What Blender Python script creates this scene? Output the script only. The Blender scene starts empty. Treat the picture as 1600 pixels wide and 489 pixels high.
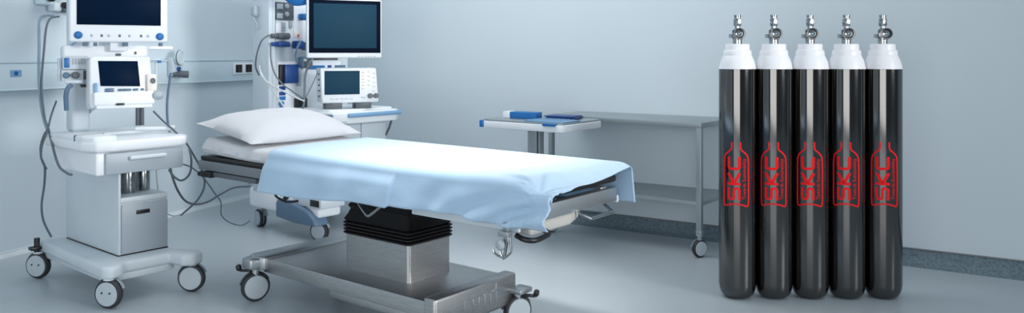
import bpy, bmesh, math, random
from mathutils import Vector, Matrix, Euler, noise

random.seed(7)
PI = math.pi
R = math.radians
scene = bpy.context.scene
COL = scene.collection

# ------------------------------------------------------------------ camera, light, exposure
F_PX, HOR, CAM_H = 1251.0, 85.0, 1.30
cam_data = bpy.data.cameras.new('camera')
cam = bpy.data.objects.new('camera', cam_data)
COL.objects.link(cam)
cam.location = (0, 0, CAM_H)
cam.rotation_euler = (PI / 2, 0, 0)
cam_data.sensor_fit = 'HORIZONTAL'
cam_data.sensor_width = 36.0
cam_data.lens = 36.0 * F_PX / 1600.0
cam_data.shift_y = -(244.5 - HOR) / 1600.0
cam_data.clip_start = 0.05
scene.camera = cam

scene.view_settings.view_transform = 'Standard'
scene.view_settings.look = 'None'
scene.view_settings.gamma = 1.0
scene.view_settings.use_curve_mapping = False
scene.view_settings.exposure = 0.0

world = bpy.data.worlds.new('room_ambience')
scene.world = world
world.use_nodes = True
bg = world.node_tree.nodes['Background']
bg.inputs['Strength'].default_value = 1.0
wt_ = world.node_tree
wtc = wt_.nodes.new('ShaderNodeTexCoord')
wsep = wt_.nodes.new('ShaderNodeSeparateXYZ')
wramp = wt_.nodes.new('ShaderNodeValToRGB')
wt_.links.new(wtc.outputs['Generated'], wsep.inputs['Vector'])
wt_.links.new(wsep.outputs['Z'], wramp.inputs['Fac'])
wt_.links.new(wramp.outputs['Color'], bg.inputs['Color'])
wramp.color_ramp.elements[0].position = 0.08
wramp.color_ramp.elements[0].color = (0.085, 0.11, 0.13, 1)
wramp.color_ramp.elements[1].position = 0.55
wramp.color_ramp.elements[1].color = (0.51, 0.575, 0.615, 1)


def area_light(name, loc, target, sx, sy, power, col, spread=180):
    l = bpy.data.lights.new(name, 'AREA')
    l.shape = 'RECTANGLE'
    l.size, l.size_y, l.energy, l.color, l.spread = sx, sy, power, col, R(spread)
    o = bpy.data.objects.new(name, l)
    COL.objects.link(o)
    o.location = loc
    o.rotation_euler = (Vector(target) - Vector(loc)).to_track_quat('-Z', 'Y').to_euler()
    return o


area_light('window_daylight', (-1.8, -3.6, 1.40), (-1.3, 4.0, 1.3), 5.8, 2.4, 188, (1.0, 0.99, 0.98))
area_light('side_fill_light', (4.6, 0.4, 2.1), (-2.9, 5.9, 1.6), 1.6, 1.6, 40, (1.0, 0.99, 0.98), 60)  # fill lamp added on the right to brighten the left wall
area_light('ceiling_panel_light', (-0.7, 5.0, 3.4), (-0.7, 5.0, 0), 2.6, 1.6, 48, (1.0, 0.99, 0.98))
sp = bpy.data.lights.new('surgical_spot', 'SPOT')
sp.energy, sp.spot_size, sp.spot_blend, sp.shadow_soft_size = 270, R(50), 1.0, 0.15
sp.color = (1.0, 0.98, 0.95)
spo = bpy.data.objects.new('surgical_spot', sp)
COL.objects.link(spo)
spo.location = (-0.10, 3.25, 2.75)
spo.rotation_euler = (Vector((-0.27, 3.88, 0.81)) - spo.location).to_track_quat('-Z', 'Y').to_euler()


# ------------------------------------------------------------------ materials
def lin(c):
    return tuple(((v / 255.0) / 12.92 if v / 255.0 <= 0.04045 else ((v / 255.0 + 0.055) / 1.055) ** 2.4) for v in c) + (1.0,)


def mat(name, rgb, rough=0.5, metal=0.0, spec=0.5, var=0.06, scale=6.0, bump=0.0, bscale=60.0, coat=0.0, stretch=None, sheen=0.0):
    m = bpy.data.materials.new(name)
    m.use_nodes = True
    nt = m.node_tree
    b = nt.nodes['Principled BSDF']
    b.inputs['Roughness'].default_value = rough
    b.inputs['Metallic'].default_value = metal
    b.inputs['Specular IOR Level'].default_value = spec
    b.inputs['Coat Weight'].default_value = coat
    b.inputs['Sheen Weight'].default_value = sheen
    tc = nt.nodes.new('ShaderNodeTexCoord')
    mp = nt.nodes.new('ShaderNodeMapping')
    nt.links.new(tc.outputs['Object'], mp.inputs['Vector'])
    if stretch:
        mp.inputs['Scale'].default_value = stretch
    n = nt.nodes.new('ShaderNodeTexNoise')
    n.inputs['Scale'].default_value = scale
    n.inputs['Detail'].default_value = 4
    nt.links.new(mp.outputs['Vector'], n.inputs['Vector'])
    r = nt.nodes.new('ShaderNodeValToRGB')
    c = lin(rgb)
    r.color_ramp.elements[0].position = 0.3
    r.color_ramp.elements[1].position = 0.7
    r.color_ramp.elements[0].color = tuple(v * (1 - var) for v in c[:3]) + (1,)
    r.color_ramp.elements[1].color = tuple(min(1, v * (1 + var)) for v in c[:3]) + (1,)
    nt.links.new(n.outputs['Fac'], r.inputs['Fac'])
    nt.links.new(r.outputs['Color'], b.inputs['Base Color'])
    if bump:
        n2 = nt.nodes.new('ShaderNodeTexNoise')
        n2.inputs['Scale'].default_value = bscale
        nt.links.new(mp.outputs['Vector'], n2.inputs['Vector'])
        bp = nt.nodes.new('ShaderNodeBump')
        bp.inputs['Strength'].default_value = bump
        bp.inputs['Distance'].default_value = 0.004
        nt.links.new(n2.outputs['Fac'], bp.inputs['Height'])
        nt.links.new(bp.outputs['Normal'], b.inputs['Normal'])
    return m


M = {
    'wall': mat('wall_paint', (200, 213, 221), 0.7, var=0.02, scale=0.8),
    'floor': mat('floor_vinyl', (170, 180, 187), 0.32, var=0.05, scale=1.2, spec=0.35),
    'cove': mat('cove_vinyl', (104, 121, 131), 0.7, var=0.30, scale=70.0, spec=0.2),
    'cap_dark': mat('cove_cap_grey', (112, 118, 122), 0.5),
    'cap_white': mat('cove_cap_white', (222, 230, 235), 0.5),
    'rail': mat('wall_rail_paint', (204, 219, 227), 0.5, var=0.02),
    'white': mat('white_enamel', (226, 232, 238), 0.35, var=0.02),
    'offwhite': mat('pale_grey_enamel', (196, 207, 215), 0.4, var=0.03),
    'grey': mat('grey_enamel', (158, 170, 180), 0.4, var=0.03),
    'railgrey': mat('mid_grey_rail', (112, 120, 127), 0.45, var=0.04),
    'dgrey': mat('dark_grey_plastic', (84, 92, 100), 0.45, var=0.06),
    'black': mat('black_plastic', (20, 22, 26), 0.4, var=0.1),
    'rubber': mat('tyre_rubber', (44, 48, 54), 0.6, var=0.1),
    'wheel': mat('wheel_grey', (176, 188, 196), 0.45, var=0.03),
    'screen': mat('screen_glass_navy', (6, 26, 48), 0.4, var=0.2, scale=3, spec=0.02),
    'screen2': mat('screen_glass_teal', (35, 65, 84), 0.4, var=0.05, scale=3, spec=0.02),
    'bezel': mat('navy_bezel', (5, 18, 36), 0.4, var=0.1, spec=0.05),
    'blue': mat('royal_blue_plastic', (24, 104, 172), 0.4, var=0.08),
    'navy': mat('navy_blue_plastic', (12, 62, 128), 0.4, var=0.12),
    'ltblue': mat('light_blue_plastic', (120, 160, 196), 0.4, var=0.05),
    'slate': mat('slate_blue_plastic', (84, 110, 134), 0.45, var=0.06),
    'cream': mat('cream_plastic', (226, 222, 216), 0.45, var=0.02),
    'gunmetal': mat('dark_chrome', (112, 112, 112), 0.2, metal=1.0, var=0.15, scale=40),
    'midchrome': mat('grey_chrome', (150, 156, 160), 0.18, metal=1.0, var=0.15, scale=40),
    'chrome': mat('polished_chrome', (160, 165, 168), 0.2, metal=1.0, var=0.08),
    'steel': mat('brushed_steel', (178, 179, 180), 0.42, metal=1.0, var=0.10, scale=18, stretch=(1, 1, 14)),
    'steel2': mat('brushed_steel_lengthwise', (180, 181, 182), 0.42, metal=1.0, var=0.10, scale=14, stretch=(1, 16, 16)),
    'satin': mat('satin_aluminium', (172, 178, 182), 0.4, metal=0.85, var=0.04),
    'tablesteel': mat('matt_steel', (164, 172, 176), 0.38, metal=0.7, var=0.04),
    'beige': mat('warm_grey_cover', (178, 178, 174), 0.5, var=0.03),
    'sheet': mat('white_cotton', (200, 203, 209), 0.9, spec=0.1, var=0.015, bump=0.15, bscale=220, sheen=0.2),
    'pillow': mat('white_pillowcase', (196, 199, 205), 0.9, spec=0.1, var=0.012, bump=0.15, bscale=220, sheen=0.2),
    'drape': mat('blue_drape_cloth', (170, 198, 223), 0.85, spec=0.1, var=0.03, scale=9, bump=0.18, bscale=180, sheen=0.3),
    'padblack': mat('black_pad_vinyl', (16, 17, 20), 0.5, var=0.1),
    'bellows': mat('black_bellows_rubber', (16, 15, 18), 0.5, var=0.1),
    'cyl': mat('black_gloss_paint', (7, 6, 7), 0.10, var=0.25, scale=9, spec=0.9, stretch=(3, 3, 0.6)),
    'cylwhite': mat('white_shoulder_paint', (226, 228, 233), 0.35, var=0.015),
    'red': mat('red_print', (226, 30, 36), 0.6, var=0.03, spec=0.1),
    'cable': mat('grey_cable', (88, 100, 110), 0.45, var=0.08),
    'cablelt': mat('pale_cable', (188, 198, 204), 0.45, var=0.05),
    'hose': mat('translucent_blue_hose', (128, 150, 168), 0.35, var=0.08),
    'redmark': mat('red_mark', (190, 60, 60), 0.5),
}


M['cyl'].node_tree.nodes['Principled BSDF'].inputs['IOR'].default_value = 1.7


# ------------------------------------------------------------------ geometry helpers
class MB:
    """collects shapes and links them as one mesh object"""

    def __init__(self):
        self.bm = bmesh.new()

    def _merge(self, b, mtx=None):
        if mtx is not None:
            bmesh.ops.transform(b, matrix=mtx, verts=b.verts)
        me = bpy.data.meshes.new('tmp')
        b.to_mesh(me)
        b.free()
        self.bm.from_mesh(me)
        bpy.data.meshes.remove(me)
        return self

    def box(self, c, s, bev=0.0, rot=None, seg=2):
        b = bmesh.new()
        bmesh.ops.create_cube(b, size=1.0)
        bmesh.ops.scale(b, vec=Vector(s), verts=b.verts)
        if bev > 0:
            bmesh.ops.bevel(b, geom=b.edges[:], offset=min(bev, min(s) * 0.48), segments=seg, affect='EDGES', profile=0.5)
        m = Matrix.Translation(Vector(c))
        if rot is not None:
            m = m @ Euler(rot).to_matrix().to_4x4()
        return self._merge(b, m)

    def span(self, x0, x1, y0, y1, z0, z1, bev=0.0, seg=2):
        return self.box(((x0 + x1) / 2, (y0 + y1) / 2, (z0 + z1) / 2), (abs(x1 - x0), abs(y1 - y0), abs(z1 - z0)), bev, seg=seg)

    def lathe(self, prof, c=(0, 0, 0), axis=(0, 0, 1), seg=32):
        """profile of (r, h) turned about axis through c"""
        b = bmesh.new()
        rings = []
        for r, h in prof:
            if r < 1e-5:
                rings.append([b.verts.new((0, 0, h))])
            else:
                rings.append([b.verts.new((r * math.cos(2 * PI * i / seg), r * math.sin(2 * PI * i / seg), h)) for i in range(seg)])
        for a, d in zip(rings[:-1], rings[1:]):
            if len(a) == 1 and len(d) == 1:
                continue
            for i in range(seg):
                j = (i + 1) % seg
                if len(a) == 1:
                    b.faces.new((a[0], d[j], d[i]))
                elif len(d) == 1:
                    b.faces.new((a[i], a[j], d[0]))
                else:
                    b.faces.new((a[i], a[j], d[j], d[i]))
        if len(rings[0]) > 1:
            b.faces.new(rings[0][::-1])
        if len(rings[-1]) > 1:
            b.faces.new(rings[-1])
        q = Vector(axis).to_track_quat('Z', 'Y').to_matrix().to_4x4()
        return self._merge(b, Matrix.Translation(Vector(c)) @ q)

    def cyl(self, p0, p1, r0, r1=None, seg=24, bev=0.0):
        p0, p1 = Vector(p0), Vector(p1)
        r1 = r0 if r1 is None else r1
        L = (p1 - p0).length
        e = min(bev, L * 0.45, r0 * 0.9, r1 * 0.9)
        prof = [(r0, 0), (r1, L)] if e <= 0 else [(r0 - e, 0), (r0 - e * .3, e * .3), (r0, e), (r1, L - e), (r1 - e * .3, L - e * .3), (r1 - e, L)]
        return self.lathe(prof, p0, p1 - p0, seg)

    def tube(self, pts, r, seg=8, smooth=6, closed=False):
        pts = [Vector(p) for p in pts]
        if smooth > 1 and len(pts) > 2:
            out = []
            n = len(pts)
            for i in range(n - 1):
                p0 = pts[max(i - 1, 0)]; p1 = pts[i]; p2 = pts[i + 1]; p3 = pts[min(i + 2, n - 1)]
                for k in range(smooth):
                    t = k / smooth
                    out.append(0.5 * ((2 * p1) + (-p0 + p2) * t + (2 * p0 - 5 * p1 + 4 * p2 - p3) * t * t + (-p0 + 3 * p1 - 3 * p2 + p3) * t ** 3))
            out.append(pts[-1])
            pts = out
        b = bmesh.new()
        rings = []
        up = Vector((0, 0, 1))
        prev = None
        for i, p in enumerate(pts):
            t = (pts[min(i + 1, len(pts) - 1)] - pts[max(i - 1, 0)]).normalized()
            if prev is None:
                a = t.cross(up)
                if a.length < 1e-3:
                    a = t.cross(Vector((1, 0, 0)))
            else:
                a = prev - t * prev.dot(t)
            a.normalize()
            prev = a
            c = t.cross(a)
            rings.append([b.verts.new(p + r * (a * math.cos(2 * PI * k / seg) + c * math.sin(2 * PI * k / seg))) for k in range(seg)])
        for A, D in zip(rings[:-1], rings[1:]):
            for k in range(seg):
                j = (k + 1) % seg
                b.faces.new((A[k], A[j], D[j], D[k]))
        b.faces.new(rings[0][::-1])
        b.faces.new(rings[-1])
        bmesh.ops.recalc_face_normals(b, faces=b.faces)
        return self._merge(b)

    def prism(self, poly, z0, z1, bev=0.0, mtx=None, seg=2):
        b = bmesh.new()
        lo = [b.verts.new((x, y, z0)) for x, y in poly]
        hi = [b.verts.new((x, y, z1)) for x, y in poly]
        b.faces.new(lo[::-1])
        b.faces.new(hi)
        for i in range(len(poly)):
            j = (i + 1) % len(poly)
            b.faces.new((lo[i], lo[j], hi[j], hi[i]))
        bmesh.ops.recalc_face_normals(b, faces=b.faces)
        if bev > 0:
            bmesh.ops.bevel(b, geom=b.edges[:], offset=bev, segments=seg, affect='EDGES', profile=0.5)
        return self._merge(b, mtx)

    def build(self, name, material, parent=None, loc=None, rot=None, angle=38):
        me = bpy.data.meshes.new(name)
        self.bm.to_mesh(me)
        self.bm.free()
        for p in me.polygons:
            p.use_smooth = True
        me.set_sharp_from_angle(angle=R(angle))
        me.materials.append(M[material] if isinstance(material, str) else material)
        o = bpy.data.objects.new(name, me)
        COL.objects.link(o)
        if parent is not None:
            o.parent = parent
        if loc is not None:
            o.location = loc
        if rot is not None:
            o.rotation_euler = rot
        return o


def tag(o, label=None, cat=None, group=None, kind=None):
    if label:
        o['label'] = label
    if cat:
        o['category'] = cat
    if group:
        o['group'] = group
    if kind:
        o['kind'] = kind
    return o


def thing(name, label, cat, loc=(0, 0, 0), rz=0.0, group=None):
    o = bpy.data.objects.new(name, None)
    o.empty_display_size = 0.1
    COL.objects.link(o)
    o.location = loc
    o.rotation_euler = (0, 0, rz)
    return tag(o, label, cat, group)


def copy_tree(o, parent=None):
    c = o.copy()
    COL.objects.link(c)
    if parent is not None:
        c.parent = parent
    for ch in list(o.children):
        copy_tree(ch, c)
    return c


def P(px, py, d):
    """a place in the room seen in that direction at depth d"""
    return Vector(((px - 800) / F_PX * d, d, CAM_H - (py - HOR) / F_PX * d))


def plane_rot(yaw, pitch=0.0):
    return (Matrix.Rotation(yaw, 4, 'Z') @ Matrix.Rotation(pitch, 4, 'X'))


def rot2(x, y, a):
    return x * math.cos(a) - y * math.sin(a), x * math.sin(a) + y * math.cos(a)


def smoothstep(a, b, x):
    t = max(0.0, min(1.0, (x - a) / (b - a)))
    return t * t * (3 - 2 * t)


# ------------------------------------------------------------------ the room
CORNER = Vector((-2.169, 7.852))
WL = Vector((0.364, 0.9314))       # along the left wall, away from the camera
WR = Vector((0.850, -0.5268))      # along the back wall, to the right
NL = Vector((0.9314, -0.364))      # into the room
NR = Vector((-0.5268, -0.850))
WH = 3.4
A_L = math.atan2(WL.y, WL.x)       # local x along the left wall, local -y into the room
A_R = math.atan2(WR.y, WR.x)

fl = MB()
fl.span(-9, 9, -5, 11, -0.1, 0.0)
tag(fl.build('floor', 'floor'), kind='structure')


def wall(name, p0, length, ang, thick=0.12):
    w = MB()
    w.span(0, length, 0, thick, 0, WH)
    return tag(w.build(name, 'wall', loc=(p0.x, p0.y, 0), rot=(0, 0, ang)), kind='structure')


pL = CORNER - WL * 12.0
wall('wall_left', pL, 12.0, A_L)
wall('wall_back', CORNER, 9.0, A_R)


def cove(name, p0, length, ang, cap, hgt=0.095, body='cove'):
    c = MB()
    prof = [(0, 0.095), (-0.004, 0.095), (-0.008, 0.05), (-0.018, 0.025), (-0.04, 0.008), (-0.075, 0.0015), (-0.08, 0.0), (0, 0)]
    # run the profile along local x
    mt = Matrix(((0, 0, 1, 0), (1, 0, 0, 0), (0, 1, 0, 0), (0, 0, 0, 1)))
    c.prism([(a_, z_ * hgt / 0.095) for a_, z_ in prof] if hgt > .05 else [(0, hgt), (-.006, hgt), (-.009, hgt * .8), (-.012, 0), (0, 0)], 0.0, length, mtx=mt)
    o = c.build(name, body, loc=(p0.x, p0.y, 0), rot=(0, 0, ang), angle=60)
    t = MB()
    t.span(0, length, -0.009, 0.0, hgt - .002, hgt + .006, 0.002)
    t.build('cap_strip', cap, o)
    return tag(o, kind='structure')


cove('baseboard_left', pL, 11.99, A_L, 'cap_white', 0.034, 'cap_white')
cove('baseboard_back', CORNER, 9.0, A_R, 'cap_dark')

# service rail boxed along the left wall
rl = MB()
rl.span(0, 11.96, -0.045, 0, 1.068, 1.256, 0.006)
ro = rl.build('trim_rail', 'rail', loc=(pL.x, pL.y, 0), rot=(0, 0, A_L))
tag(ro, kind='structure')
r2 = MB()
r2.span(0, 11.96, -0.052, -0.0445, 1.245, 1.256, 0.002)
r2.span(0, 11.96, -0.052, -0.0445, 1.068, 1.076, 0.002)
r2.build('rail_lip', 'rail', ro)


def on_left_wall(px, z):
    """distance along the left wall (local x of pL frame) seen in picture column px"""
    k = (px - 800) / F_PX
    t = (k * CORNER.y - CORNER.x) / (WL.x - k * WL.y)
    p = CORNER + WL * t
    return Vector((p.x, p.y, z))


# ------------------------------------------------------------------ gas cylinders
def stroke2d(path, w, closed=False):
    """polygon strips for a stroked path: list of quads in 2D"""
    n = len(path)
    L, Rr = [], []
    for i in range(n):
        p = Vector(path[i])
        a = Vector(path[max(i - 1, 0)])
        c = Vector(path[min(i + 1, n - 1)])
        d1 = (p - a).normalized() if (p - a).length > 1e-9 else (c - p).normalized()
        d2 = (c - p).normalized() if (c - p).length > 1e-9 else d1
        n1 = Vector((-d1.y, d1.x)); n2 = Vector((-d2.y, d2.x))
        m = (n1 + n2)
        m.normalize()
        s = 1.0 / max(0.5, m.dot(n1))
        L.append(p + m * (w / 2 * s)); Rr.append(p - m * (w / 2 * s))
    return [(L[i], Rr[i], Rr[i + 1], L[i + 1]) for i in range(n - 1)]


def chaikin(pts, it=2):
    for _ in range(it):
        out = [pts[0]]
        for a, b in zip(pts[:-1], pts[1:]):
            out.append((a[0] * .75 + b[0] * .25, a[1] * .75 + b[1] * .25))
            out.append((a[0] * .25 + b[0] * .75, a[1] * .25 + b[1] * .75))
        out.append(pts[-1])
        pts = out
    return pts


def text_faces(body):
    cu = bpy.data.curves.new('lettering', 'FONT')
    cu.body = body
    cu.size = 1.0
    cu.resolution_u = 3
    o = bpy.data.objects.new('lettering', cu)
    COL.objects.link(o)
    dg = bpy.context.evaluated_depsgraph_get()
    me = bpy.data.meshes.new_from_object(o.evaluated_get(dg))
    COL.objects.unlink(o)
    bpy.data.objects.remove(o)
    return me


def make_emblem(rad, zbase):
    """red printed emblem wrapped on a cylinder, centred on the local -y side"""
    SX, SZ, X0, Y0 = 0.00093, 0.00085, 196.0, 445.0
    b = bmesh.new()

    def add(quads):
        for q in quads:
            b.faces.new([b.verts.new((p[0], p[1], 0)) for p in q])

    outline = [(172, 45), (172, 82), (166, 96), (150, 108), (132, 128), (125, 155), (125, 300), (125, 432), (131, 443), (142, 440),
               (165, 431), (196, 427), (227, 431), (250, 440), (261, 443), (267, 432), (267, 300), (267, 155), (260, 128), (242, 108),
               (226, 96), (220, 82), (220, 45)]
    add(stroke2d(chaikin(outline, 2), 9))
    add(stroke2d(chaikin([(155, 136), (155, 170), (155, 203), (164, 211), (184, 211), (205, 211), (214, 203), (214, 170), (214, 136)], 1), 16))
    add(stroke2d([(146, 304), (222, 304)], 16))
    add(stroke2d([(182, 298), (152, 236)], 17))
    add(stroke2d([(186, 298), (217, 236)], 17))
    add(stroke2d(chaikin([(154, 327), (154, 360), (154, 391), (160, 398), (178, 398), (184, 391), (184, 338), (190, 332), (208, 332), (214, 339),
                          (214, 370), (214, 405)], 1), 14))
    me = text_faces('Towards Sustainability')
    xs = [v.co.x for v in me.vertices]
    sc = 252.0 / (max(xs) - min(xs))
    vs = [b.verts.new((250.0 - v.co.y * sc * 1.0, 398.0 - (v.co.x - min(xs)) * sc, 0)) for v in me.vertices]
    for p in me.polygons:
        try:
            b.faces.new([vs[i] for i in p.vertices])
        except ValueError:
            pass
    bpy.data.meshes.remove(me)
    for k in range(1, 40):
        x = 110 + k * 4.5
        if x > 280:
            break
        bmesh.ops.bisect_plane(b, geom=b.verts[:] + b.edges[:] + b.faces[:], plane_co=(x, 0, 0), plane_no=(1, 0, 0))
    for v in b.verts:
        ang = (v.co.x - X0) * SX / rad
        z = zbase + (Y0 - v.co.y) * SZ
        rr = rad + 0.0009
        v.co = Vector((rr * math.sin(ang), -rr * math.cos(ang), z))
    bmesh.ops.recalc_face_normals(b, faces=b.faces)
    for f in b.faces:
        f.normal_update()
        c = f.calc_center_median()
        if f.normal.dot(Vector((c.x, c.y, 0))) < 0:
            f.normal_flip()
    m = MB()
    m.bm.free()
    m.bm = b
    return m


def make_cylinder():
    r = 0.0972
    t = thing('gas_cylinder', 'x', 'gas cylinder', group='row of black gas cylinders')
    zt = 1.222
    m = MB()
    m.lathe([(0, 0.012), (0.035, 0.006), (0.050, 0.001), (0.062, 0.003), (0.077, 0.013), (0.0875, 0.029), (0.0935, 0.05), (r, 0.075), (r, 0.4), (r, 0.8), (r, zt - 0.001), (r - 0.004, zt)], seg=64)
    m.build('body', 'cyl', t)
    m = MB()
    m.lathe([(0.08, zt - 0.0005), (r + 0.0004, zt), (0.0945, zt + 0.014), (0.0915, zt + 0.03), (0.086, zt + 0.047), (0.0795, zt + 0.062), (0.074, zt + 0.072), (0.05, zt + 0.08), (0, zt + 0.082)], seg=56)
    m.build('shoulder', 'cylwhite', t)
    m = MB()
    m.lathe([(0.06, zt + 0.066), (0.0735, zt + 0.069), (0.0742, zt + 0.073), (0.0725, zt + 0.095), (0.069, zt + 0.1005), (0.0635, zt + 0.102), (0.0635, zt + 0.128), (0.0615, zt + 0.133), (0.057, zt + 0.1345), (0.0, zt + 0.1345)], seg=48)
    m.build('neck_guard', 'cylwhite', t)
    zv = zt + 0.1343
    m = MB()
    m.lathe([(0.024, zv), (0.024, zv + 0.022), (0.027, zv + 0.024), (0.027, zv + 0.032), (0.018, zv + 0.036), (0.018, zv + 0.08), (0.014, zv + 0.084), (0.014, zv + 0.098)], seg=24)
    m.box((0, 0, zv + 0.052), (0.046, 0.042, 0.038), 0.006)
    v = m.build('valve', 'chrome', t)
    m = MB()
    h = zv + 0.096
    hexa = [(0.0225 * math.cos(PI / 6 + PI / 3 * i), 0.0225 * math.sin(PI / 6 + PI / 3 * i)) for i in range(6)]
    m.prism(hexa, h, h + 0.040, 0.0015)
    m.lathe([(0.0165, h + 0.04), (0.0165, h + 0.05), (0.019, h + 0.051), (0.019, h + 0.058), (0.016, h + 0.0605), (0, h + 0.0605)], seg=20)
    m.build('cap_nut', 'midchrome', v)
    m = MB()
    cz = zv + 0.054
    m.cyl((0.014, -0.015, cz), (0.014, -0.034, cz), 0.017, seg=20)
    m.lathe([(0.020, 0), (0.0275, 0.002), (0.0305, 0.007), (0.0305, 0.016), (0.0285, 0.0195), (0.024, 0.020), (0.017, 0.013), (0.008, 0.010), (0, 0.0095)], (0.014, -0.032, cz), (0.0, -1, 0), 32)
    hw = m.build('handwheel', 'gunmetal', v)
    m = MB()
    m.lathe([(0.0165, 0.0125), (0.0185, 0.0205), (0.0165, 0.0208), (0.006, 0.0135), (0, 0.0135)], (0.012, -0.032, cz), (0.0, -1, 0), 28)
    m.build('dish', 'midchrome', hw)
    m = MB()
    m.cyl((-0.012, -0.004, cz - 0.012), (-0.036, -0.012, cz - 0.012), 0.010, seg=16)
    m.cyl((-0.033, -0.011, cz - 0.012), (-0.042, -0.014, cz - 0.012), 0.0125, seg=6)
    m.cyl((-0.02, -0.01, cz - 0.004), (-0.02, -0.02, cz + 0.02), 0.006, seg=10)
    m.build('outlet_nozzle', 'chrome', v)
    e = make_emblem(r, 0.498).build('emblem', 'red', t)
    return t


cyl0 = make_cylinder()
cyl_labels = [
    'black gas cylinder beside the steel table, first of the row of five from the table',
    'black gas cylinder with white shoulder, second of the row of five from the steel table',
    'middle black gas cylinder of the row of five, two cylinders on either side',
    'black gas cylinder with white shoulder, fourth of the row of five from the steel table',
    'black gas cylinder at the end of the row of five farthest from the steel table',
]
for i in range(5):
    o = cyl0 if i == 0 else copy_tree(cyl0)
    x = 1.212 + i * 0.1953
    o.location = (x, 4.305, 0)
    o.rotation_euler = (0, 0, math.atan2(-(x), 4.305) + [-0.07, -0.005, -0.01, -0.02, 0.10][i])
    o['label'] = cyl_labels[i]


# ------------------------------------------------------------------ casters (part > sub-parts)
def caster(parent, x, y, r, w, axis, top, fork_mat='offwhite', hub='wheel', pedal=None, holes=False, twin=False):
    """axis: direction of the wheel's face in the parent's frame; top: height of the mounting"""
    ax = Vector((math.cos(axis), math.sin(axis), 0))
    tr = Vector((-ax.y, ax.x, 0))
    c = Vector((x, y, r))
    m = MB()
    m.cyl((x, y, r + r * .72), (x, y, top), r * 0.24, seg=16)
    m.cyl((x, y, top - 0.012), (x, y, top), r * 0.38, seg=20, bev=.003)
    # hood over the wheel, on the inner side
    n = 14
    b = bmesh.new()
    rows = []
    for i in range(n + 1):
        a = R(20) + R(150) * i / n
        for s, rr in ((0, r * 1.06),):
            d = tr * math.cos(a) * rr + Vector((0, 0, 1)) * math.sin(a) * rr
            rows.append((b.verts.new(c - ax * w * 0.62 + d), b.verts.new(c - ax * w * 0.05 + d * 1.02)))
    hubv = b.verts.new(c - ax * w * 0.66)
    for A, D in zip(rows[:-1], rows[1:]):
        b.faces.new((A[0], A[1], D[1], D[0]))
        b.faces.new((hubv, A[0], D[0]))
    bmesh.ops.solidify(b, geom=b.faces[:], thickness=0.004)
    m._merge(b)
    f = m.build('caster', fork_mat, parent)
    t = MB()
    spans = ((-w / 2, w / 2),) if not twin else ((-w / 2, -w * .12), (w * .12, w / 2))
    for a0, a1 in spans:
        e = min(0.012, (a1 - a0) * .3)
        t.lathe([(r * .8, a0), (r * .93, a0 + e * .2), (r, a0 + e), (r, a1 - e), (r * .93, a1 - e * .2), (r * .8, a1)], c, ax, 40)
    t.build('tyre', 'rubber', f)
    h = MB()
    for a0, a1 in spans:
        h.lathe([(0, a0 - .001), (r * .8, a0 - .002), (r * .83, a0 + .002), (r * .83, a1 - .002), (r * .80, a1 + .003), (r * .4, a1 + .005), (0, a1 + .0055)], c, ax, 40)
    hb = h.build('wheel_disc', hub, f)
    if holes:
        for s in (-1, 1):
            k = MB()
            cc = c + ax * (w / 2 + .003) + tr * s * r * .3 + Vector((0, 0, .1 * r))
            k.cyl(cc, cc + ax * .004, r * .07, seg=10)
            k.build('bolt_hole', 'black', f)
    if pedal is not None:
        pd = MB()
        pv = Vector((math.cos(pedal), math.sin(pedal), 0))
        base = Vector((x, y, top - .02))
        pd.box(base + pv * r * .75, (r * .9, r * .3, .012), .004, rot=(0, 0, pedal))
        pd.box(base + pv * r * 1.25 + Vector((0, 0, .014)), (r * .34, r * .42, .034), .01, rot=(0, .25, pedal))
        pd.build('brake_pedal', 'black', f)
    return f


# ------------------------------------------------------------------ operating table
YB = R(-38.5)
CB = (-0.59, 4.02, 0)


def bed_local(p):
    dx, dy = p.x - CB[0], p.y - CB[1]
    x, y = rot2(dx, dy, -YB)
    return Vector((x, y, p.z))


bed = thing('operating_table', 'wheeled operating table on a steel base with a black bellows column', 'operating table', CB, YB)
# base plate, skirt and raised end beam
m = MB()
m.span(-0.70, 0.53, -0.284, 0.272, 0.150, 0.224, 0.006)
m.span(-0.16, 0.53, -0.282, 0.270, 0.118, 0.165, 0.005)
base = m.build('base', 'steel2', bed)
m = MB()
m.span(0.512, 0.585, -0.315, 0.248, 0.105, 0.254, 0.014, 3)
eb = m.build('end_beam', 'steel', bed)
m = MB()   # embossed bracket pattern on the end beam
for y0, y1, z0, z1 in ((-0.13, -0.12, .14, .20), (-.13, -.085, .196, .204), (-.07, -.06, .14, .2), (-.07, -.02, .165, .173), (-.03, -.02, .14, .2), (0.0, .06, .196, .204), (.01, .02, .14, .2), (.05, .06, .14, .2), (.09, .1, .15, .235), (.06, .1, .2, .208)):
    m.span(0.584, 0.5875, y0, y1, z0, z1, .001)
m.build('embossing', 'satin', eb)
m = MB()
m.prism([(-0.80, -0.30), (-0.72, -0.335), (-0.66, -0.30), (-0.66, 0.30), (-0.72, 0.335), (-0.80, 0.30)], 0.165, 0.236, 0.012, seg=3)
m.prism([(-0.78, -0.365), (-0.70, -0.365), (-0.66, -0.25), (-0.80, -0.25)], 0.172, 0.230, 0.014, seg=3)
m.build('end_housing', 'satin', bed)
for (x, y, ax, pd) in ((-0.725, -0.315, -56, -150), (-0.725, 0.29, -56, 150), (0.60, 0.235, -58, 22), (0.60, -0.33, -58, -30)):
    caster(bed, x, y, 0.075, 0.036, R(ax) - YB, 0.178 if x < 0 else 0.172, 'satin', 'wheel', R(pd) if pd else None)
for yb in (0.225, -0.29):
    m = MB()
    m.span(0.575, 0.655, yb - .0375, yb + .06 * (1 if yb > 0 else .6), 0.165, 0.19, 0.008)
    m.build('caster_bracket', 'satin', bed)
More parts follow.
